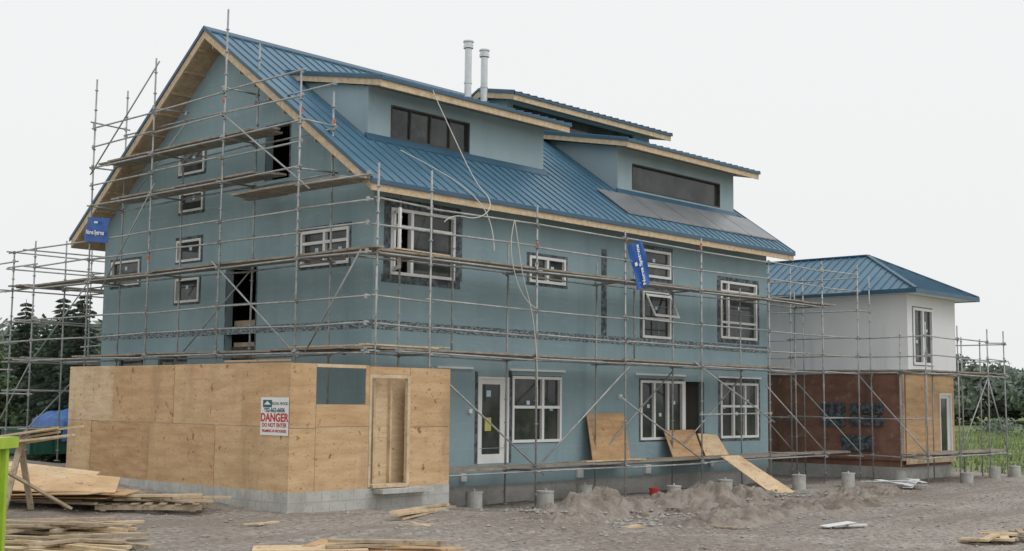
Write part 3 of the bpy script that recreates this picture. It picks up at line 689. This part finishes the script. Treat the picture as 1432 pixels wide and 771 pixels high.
a.beam((-8.6,-.8,.9),(-7.5,-.9,.25),.2,.04)
a.build('trestles',M['oldwood'],e)
def pallet(x,y,ang):
    a=A(); R=Matrix.Translation((x,y,gz(x,y)+.02))@Matrix.Rotation(math.radians(ang),4,'Z')
    for i in (-1,0,1): a.boxm(R@Matrix.Translation((0,i*.5,.06)),1.9,.09,.09)
    for i in range(7): a.boxm(R@Matrix.Translation((-.85+i*.28+rnd(-.03,.03),0,.12)),.12,1.15,.022)
    for i in (-1,1): a.boxm(R@Matrix.Translation((i*.8,0,.005)),.1,1.15,.02)
    for i in range(3): a.boxm(R@Matrix.Translation((rnd(-.6,.6),rnd(-.3,.3),.17+i*.03))@Matrix.Rotation(rnd(-1,1),4,'Z'),1.5,.12,.03)
    a.build('wooden_pallet',M['oldwood'])
pallet(-5.5,-.3,-42)
boards('scrap_boards',-5.4,-.5,gz(-5.4,-.5)+.18,-45,4,1.8,.35,jit=.3)
lean([(7.3,-.38,.62),(8.9,-.38,.62),(8.95,-.12,1.84),(7.35,-.12,1.84)],2)
lean([(10.8,-.42,.62),(12.3,-.42,.62),(12.3,-.1,1.36),(10.8,-.1,1.36)],2)
lean([(12.3,-.5,.62),(13.5,-.5,.62),(13.4,-.15,1.2),(12.4,-.15,1.25)],3)
lean([(11.6,-3.1,-.28),(12.5,-3.3,-.28),(12.5,-1.5,.66),(11.7,-1.4,.66)],3)
a=A(); a.tube((8.2,-1.7,gz(8.2,-1.7)),(8.2,-1.7,gz(8.2,-1.7)+.26),.10,14,.13); a.tube((8.2,-1.7,gz(8.2,-1.7)+.24),(8.2,-1.7,gz(8.2,-1.7)+.27),.14,14); a.build('red_bucket',M['red'])
a=A()
for i in range(7):
    x=17.3+rnd(-.2,1.8); y=-3.9+rnd(-.7,.5); t=rnd(0,3); d=Vector((math.cos(t),math.sin(t),rnd(-.1,.1)))*rnd(.4,1.1); a.beam(Vector((x,y,-.22+i*.02))-d,Vector((x,y,-.2+i*.02))+d,rnd(.1,.35),.01)
a.build('sheet_metal_scrap',M['whitew'])
a=A(); a.beam((4.5,-8.6,-.27),(5.1,-8.9,-.2),.3,.01); a.beam((4.9,-8.9,-.25),(5.3,-9.1,-.25),.12,.03); a.build('sheet_metal_scrap',M['whitew'])
def mound(cx,cy,rx,ry,h,seed,ang=0):
    a=A(); n=80; ca,sa=math.cos(ang),math.sin(ang)
    for j in range(n+1):
        for i in range(n+1):
            u=(i/n*2-1);v=(j/n*2-1); r=math.hypot(u,v)*(1+.3*noise.noise(Vector((u*2,v*2,seed+9))))
            x=cx+(u*rx*ca-v*ry*sa); y=cy+(u*rx*sa+v*ry*ca)
            k=max(0,1-r*r); hh=h*k**1.1*(1+1.1*noise.noise(Vector((x*1.3,y*1.3,seed))))+k**.5*(.16*noise.noise(Vector((x*3.5,y*3.5,seed)))+.09*noise.noise(Vector((x*8,y*8,seed)))+.05*noise.noise(Vector((x*17,y*17,seed))))
            a.v.append((x,y,gz(x,y)+hh-.05-(0 if r<1 else .1)))
    for j in range(n):
        for i in range(n): k=j*(n+1)+i; a.f.append((k,k+1,k+n+2,k+n+1))
    a.build('dirt_mound',M['dirt'],None,True)
mound(3.9,-3.6,2.6,1.1,.42,1,.1); mound(6.8,-3.9,2.6,1.3,.40,5,-.1); mound(9.6,-3.4,2.4,1.1,.28,9); mound(5.2,-6.2,3.2,1.1,.24,12,.2); mound(.8,-5.2,1.2,.7,.16,15); mound(9.5,-6.0,2.6,.9,.2,21,-.1); mound(14,-4.6,2.8,.9,.18,25)
a=A()
def stone(x,y,s,dz=0):
    z=gz(x,y)+dz; V=[(1,0,0),(-1,0,0),(0,1,0),(0,-1,0),(0,0,1),(0,0,-1)]; t=rnd(0,3)
    P=[]
    for v in V:
        q=Matrix.Rotation(t,3,'Z')@Vector(v); P.append((x+q.x*s*rnd(.6,1.3),y+q.y*s*rnd(.6,1.2),z+s*.2+q.z*s*rnd(.4,.8)))
    a.add(P,[(0,2,4),(2,1,4),(1,3,4),(3,0,4),(2,0,5),(1,2,5),(3,1,5),(0,3,5)])
for i in range(11000):
    x=rnd(-14,24); y=rnd(-15,-1.5) if x>-4 else rnd(-15,7)
    stone(x,y,abs(random.gauss(0,.016))+.008)
for i in range(600):
    x=rnd(1,12); y=random.gauss(-4.6,1.4); stone(x,y,rnd(.03,.09),.10 if -4.6<y<-3 else 0)
a.build('gravel_stones',M['rock'])

# ------------------------------------------------------------ bins / tarp
e=empty('green_steel_bin')
c0=Vector((-11.5,-6.86,0))-Rv*.44
def loc(a_,b,z): return c0-Rv*a_+Fv*b+Vector((0,0,z))
def obx(A_,a0,a1,b0,b1,z0,z1):
    m=Matrix((-Rv,Fv,Vector((0,0,1)))).transposed().to_4x4(); m.translation=loc((a0+a1)/2,(b0+b1)/2,(z0+z1)/2); A_.boxm(m,a1-a0,b1-b0,z1-z0)
a=A(); obx(a,.12,2.2,.0,.04,.1,1.5); obx(a,.12,.16,.04,1.4,.1,1.5); obx(a,.12,2.2,1.36,1.4,.1,1.5); obx(a,.16,2.2,.04,1.36,.1,.14); obx(a,2.16,2.2,.04,1.36,.14,1.5)
obx(a,0.02,2.25,-.06,.1,1.5,1.64); obx(a,0.02,.15,.1,1.5,1.5,1.64); obx(a,.06,.118,.0,.12,.0,1.5); obx(a,.06,.118,.6,.72,.1,1.5); obx(a,.06,.118,1.2,1.3,.1,1.5); obx(a,.7,.8,-.05,-.002,.1,1.5); obx(a,1.5,1.6,-.05,-.002,.1,1.5)
a.build('steel_shell',M['lime'],e)
a=A(); obx(a,.3,.5,.1,.3,-.1,.1); obx(a,.3,.5,1.1,1.3,-.1,.1); obx(a,1.9,2.1,.1,.3,-.1,.1); a.build('feet',M['dark'],e)
e=empty('tarp_covered_dumpster')
a=A(); dx,dy=4.4,1.3
a.box(-3.6+dx,-.6+dx,16+dy,18+dy,.3,1.05); a.box(-3.7+dx,-.5+dx,15.9+dy,18.1+dy,1.05,1.13)
for x in (-3.5,-2.8,-2.1,-1.4,-.75): a.box(x+dx,x+.1+dx,15.92+dy,15.998+dy,.3,1.05)
a.build('dumpster_body',M['dgreen'],e)
a=A(); n=22
for j in range(n+1):
    for i in range(n+1):
        u=i/n;v=j/n; x=dx-2.6+2.2*u; y=dy+15.8+2.4*v; edge=min(u,1-u,v,1-v)
        z=1.16+.5*min(1,edge*5)**.6+.16*noise.noise(Vector((x*2,y*2,0)))-(.4 if edge==0 else 0)
        a.v.append((x,y,z))
for j in range(n):
    for i in range(n): k=j*(n+1)+i; a.f.append((k,k+1,k+n+2,k+n+1))
a.build('tarp',M['tarp'],e,True)

# ------------------------------------------------------------ ropes
def rope(name,pts,r=.012):
    cu=bpy.data.curves.new(name,'CURVE'); cu.dimensions='3D'; cu.bevel_depth=r; cu.bevel_resolution=2
    sp=cu.splines.new('NURBS'); sp.points.add(len(pts)-1); sp.use_endpoint_u=True; sp.order_u=4
    for i,p in enumerate(pts): sp.points[i].co=(*p,1)
    cu.materials.append(M['rope']); o=bpy.data.objects.new(name,cu); COL.objects.link(o)
rope('rope',[(2.4,.72,9.76),(2.4,.66,9.6),(2.5,.3,8.9),(2.55,-.2,8.0),(2.7,-.6,7.2),(2.6,-1.1,6.9),(2.4,-1.35,6.5),(1.8,-1.3,6.2),(1.2,-1.33,6.35),(.9,-1.33,6.1)])
rope('rope',[(1.2,.5,8.0),(1.9,.0,7.6),(2.6,-.7,7.05),(2.62,-1.2,6.3),(2.5,-1.35,5.6)])
rope('rope',[(3.2,-1.34,6.4),(3.0,-1.36,5.9),(3.1,-1.36,5.2),(3.5,-1.36,4.5),(4.0,-1.34,4.35)])
rope('rope',[(3.2,-1.34,6.4),(3.35,-1.38,5.6),(3.45,-1.36,4.9),(4.05,-1.34,4.0),(4.06,-1.34,2.0)])

# ------------------------------------------------------------ vegetation
def leafcloud(n,c,r,size):
    d=rng.normal(size=(n,3)); d/=np.linalg.norm(d,axis=1)[:,None]
    rad=rng.uniform(.35,1.05,size=(n,1))**.6
    P=np.array(c)+d*rad*np.array(r)
    s=size*rng.uniform(.5,1.4,size=(n,1))
    a_=rng.normal(size=(n,3)); a_/=np.linalg.norm(a_,axis=1)[:,None]
    b=np.cross(a_,rng.normal(size=(n,3))); b/=np.linalg.norm(b,axis=1)[:,None]
    return np.stack([P-a_*s,P+b*s*.6,P+a_*s,P-b*s*.6],1).reshape(-1,3)
class Cloud:
    def __init__(s): s.V=[]
    def add(s,*k): s.V.append(leafcloud(*k))
    def build(s,name,m,parent=None):
        V=np.concatenate(s.V); n=len(V)//4; me=bpy.data.meshes.new(name)
        me.vertices.add(len(V)); me.vertices.foreach_set('co',V.astype(np.float32).ravel())
        me.loops.add(4*n); me.loops.foreach_set('vertex_index',np.arange(4*n,dtype=np.int32))
        me.polygons.add(n); me.polygons.foreach_set('loop_start',np.arange(0,4*n,4,dtype=np.int32)); me.polygons.foreach_set('loop_total',np.full(n,4,dtype=np.int32))
        me.update(); me.validate(); me.materials.append(m); o=bpy.data.objects.new(name,me); COL.objects.link(o); o.parent=parent
def ray(px,t):
    o=(px-716)/1768.; d=Fv+Rv*o; return Vector((-18.49,-21.4,0))+d*t
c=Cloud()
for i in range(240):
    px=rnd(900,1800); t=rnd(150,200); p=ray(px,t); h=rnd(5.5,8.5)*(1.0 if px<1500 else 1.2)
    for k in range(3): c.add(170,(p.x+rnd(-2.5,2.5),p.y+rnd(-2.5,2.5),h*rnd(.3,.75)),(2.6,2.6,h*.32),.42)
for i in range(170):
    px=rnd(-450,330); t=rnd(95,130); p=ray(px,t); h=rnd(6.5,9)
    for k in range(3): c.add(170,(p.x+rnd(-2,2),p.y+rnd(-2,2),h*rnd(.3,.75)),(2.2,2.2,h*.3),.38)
c.build('distant_trees',M['hazeleaf'])
def tree(px,t,h,wd):
    p=ray(px,t); e=empty('leafy_tree'); z0=gz(p.x,p.y); a=A(); a.tube((p.x,p.y,z0-.2),(p.x,p.y,z0+h*.75),.13,8,.04)
    c=Cloud()
    for k in range(9):
        th=rnd(0,6.28); r=rnd(.1,1)*wd*.7; z=z0+h*rnd(.3,.85); q=(p.x+r*math.cos(th),p.y+r*math.sin(th),z)
        a.tube((p.x,p.y,z0+h*rnd(.2,.5)),q,.045,5,.015); c.add(260,q,(wd*.42,wd*.42,h*.14),.14)
    a.build('trunk_and_limbs',M['bark'],e); c.build('crown',M['leaf'],e)
for px,t,h,wd in ((-30,62,6.0,2.6),(20,66,5.0,2.6),(55,60,4.4,2.2),(-70,55,6.0,2.4),(125,68,5.0,2.4),(5,50,3.4,2.),(150,75,6,2.4)): tree(px,t,h,wd)
def spruce(px,t,h):
    p=ray(px,t); e=empty('spruce_tree'); z0=gz(p.x,p.y); a=A(); a.tube((p.x,p.y,z0-.2),(p.x,p.y,z0+h),.12,7,.01)
    V=[]
    lv=int(h*5)
    for i in range(lv):
        f_=i/lv; z=z0+.5+f_*(h-.5); R_=(1-f_)**.85*h*.24+.08
        for k in range(int(7+9*(1-f_))):
            th=rnd(0,6.28); L0=R_*rnd(.6,1.15); dx,dy=math.cos(th),math.sin(th)
            a.tube((p.x,p.y,z),(p.x+dx*L0,p.y+dy*L0,z-L0*.25),.012,3,.004,False)
            for q in range(int(4+L0*9)):
                s=rnd(.1,1); bx_=p.x+dx*L0*s; by_=p.y+dy*L0*s; bz=z-L0*.25*s; sd=rnd(-1,1)
                w=.1+.12*(1-s); tx,ty=-dy*sd*w*2+dx*.1,dx*sd*w*2+dy*.1
                V.append([(bx_,by_,bz+.03),(bx_+tx*.5+dx*.05,by_+ty*.5+dy*.05,bz-.02),(bx_+tx,by_+ty,bz-.1),(bx_+tx*.4-dx*.06,by_+ty*.4-dy*.06,bz-.12)])
    a.build('trunk_and_branches',M['bark'],e)
    c=Cloud(); c.V.append(np.array(V).reshape(-1,3)); c.build('needles',M['spruce'],e)
for px,t,h in ((88,46,6.2),(112,44,5.9),(118,52,6.8),(66,50,5.2),(36,54,6.6),(128,48,4.6),(98,56,6.4)): spruce(px,t,h)
n=34000; V=np.empty((n,4,3))
x=rng.uniform(27.5,95,n); y=rng.uniform(-22,30,n)
z=np.full(n,-.36); h=rng.uniform(.08,.30,n)*rng.uniform(.5,1.5,n); t=rng.uniform(0,6.28,n); w=rng.uniform(.02,.05,n)
V[:,0]=np.stack([x-np.cos(t)*w,y-np.sin(t)*w,z],1);V[:,1]=np.stack([x+np.cos(t)*w,y+np.sin(t)*w,z],1)
lx=rng.normal(0,.07,n); V[:,2]=np.stack([x+lx+.01,y+lx,z+h],1);V[:,3]=np.stack([x+lx-.01,y+lx,z+h],1)
c=Cloud(); c.V.append(V.reshape(-1,3)); c.build('field_grass',M['grass'])
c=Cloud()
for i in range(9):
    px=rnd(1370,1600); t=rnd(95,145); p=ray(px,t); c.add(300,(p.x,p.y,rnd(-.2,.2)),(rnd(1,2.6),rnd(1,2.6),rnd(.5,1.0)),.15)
c.build('shrubs',M['hazeleaf'])

# ------------------------------------------------------------ light, sky, camera
w=bpy.data.worlds.new('World'); scn.world=w; w.use_nodes=True; nt=w.node_tree; bg=nt.nodes['Background']
sky=N(nt,'ShaderNodeTexSky',sky_type='NISHITA'); sky.sun_disc=False; sky.sun_elevation=math.radians(52); sky.dust_density=6; sky.air_density=1.5
az=math.atan2(-.9,.25)
sky.sun_rotation=math.radians(90)-az
hs=N(nt,'ShaderNodeHueSaturation'); hs.inputs['Saturation'].default_value=.12; nt.links.new(sky.outputs[0],hs.inputs['Color'])
mx=N(nt,'ShaderNodeMixRGB'); mx.inputs[0].default_value=.88; nt.links.new(hs.outputs[0],mx.inputs[1]); mx.inputs[2].default_value=(9.6,9.75,9.8,1)
nt.links.new(mx.outputs[0],bg.inputs[0]); bg.inputs[1].default_value=.1
sl_=bpy.data.lights.new('sun','SUN'); sl_.energy=.6; sl_.angle=math.radians(35); sl_.color=(1,.97,.92)
so=bpy.data.objects.new('sun',sl_); COL.objects.link(so)
el=math.radians(52); dv=Vector((math.cos(az)*math.cos(el),math.sin(az)*math.cos(el),math.sin(el)))
so.rotation_euler=dv.to_track_quat('Z','Y').to_euler(); so.location=(0,-20,30)
cam=bpy.data.cameras.new('camera'); cam.sensor_width=36; cam.lens=36*1768.16/1432; cam.clip_end=3000; cam.clip_start=.1
yaw,pit,roll=.7482,.0981,-.01
F=Vector((math.cos(yaw)*math.cos(pit),math.sin(yaw)*math.cos(pit),math.sin(pit))); R=Vector((math.sin(yaw),-math.cos(yaw),0)); U=R.cross(F)
R2=R*math.cos(roll)-U*math.sin(roll); U2=R*math.sin(roll)+U*math.cos(roll)
m=Matrix((R2,U2,-F)).transposed().to_4x4(); m.translation=(-18.4861,-21.3991,2.1752)
co=bpy.data.objects.new('camera',cam); COL.objects.link(co); co.matrix_world=m; scn.camera=co
scn.view_settings.view_transform='Standard'; scn.view_settings.look='None'; scn.view_settings.exposure=0
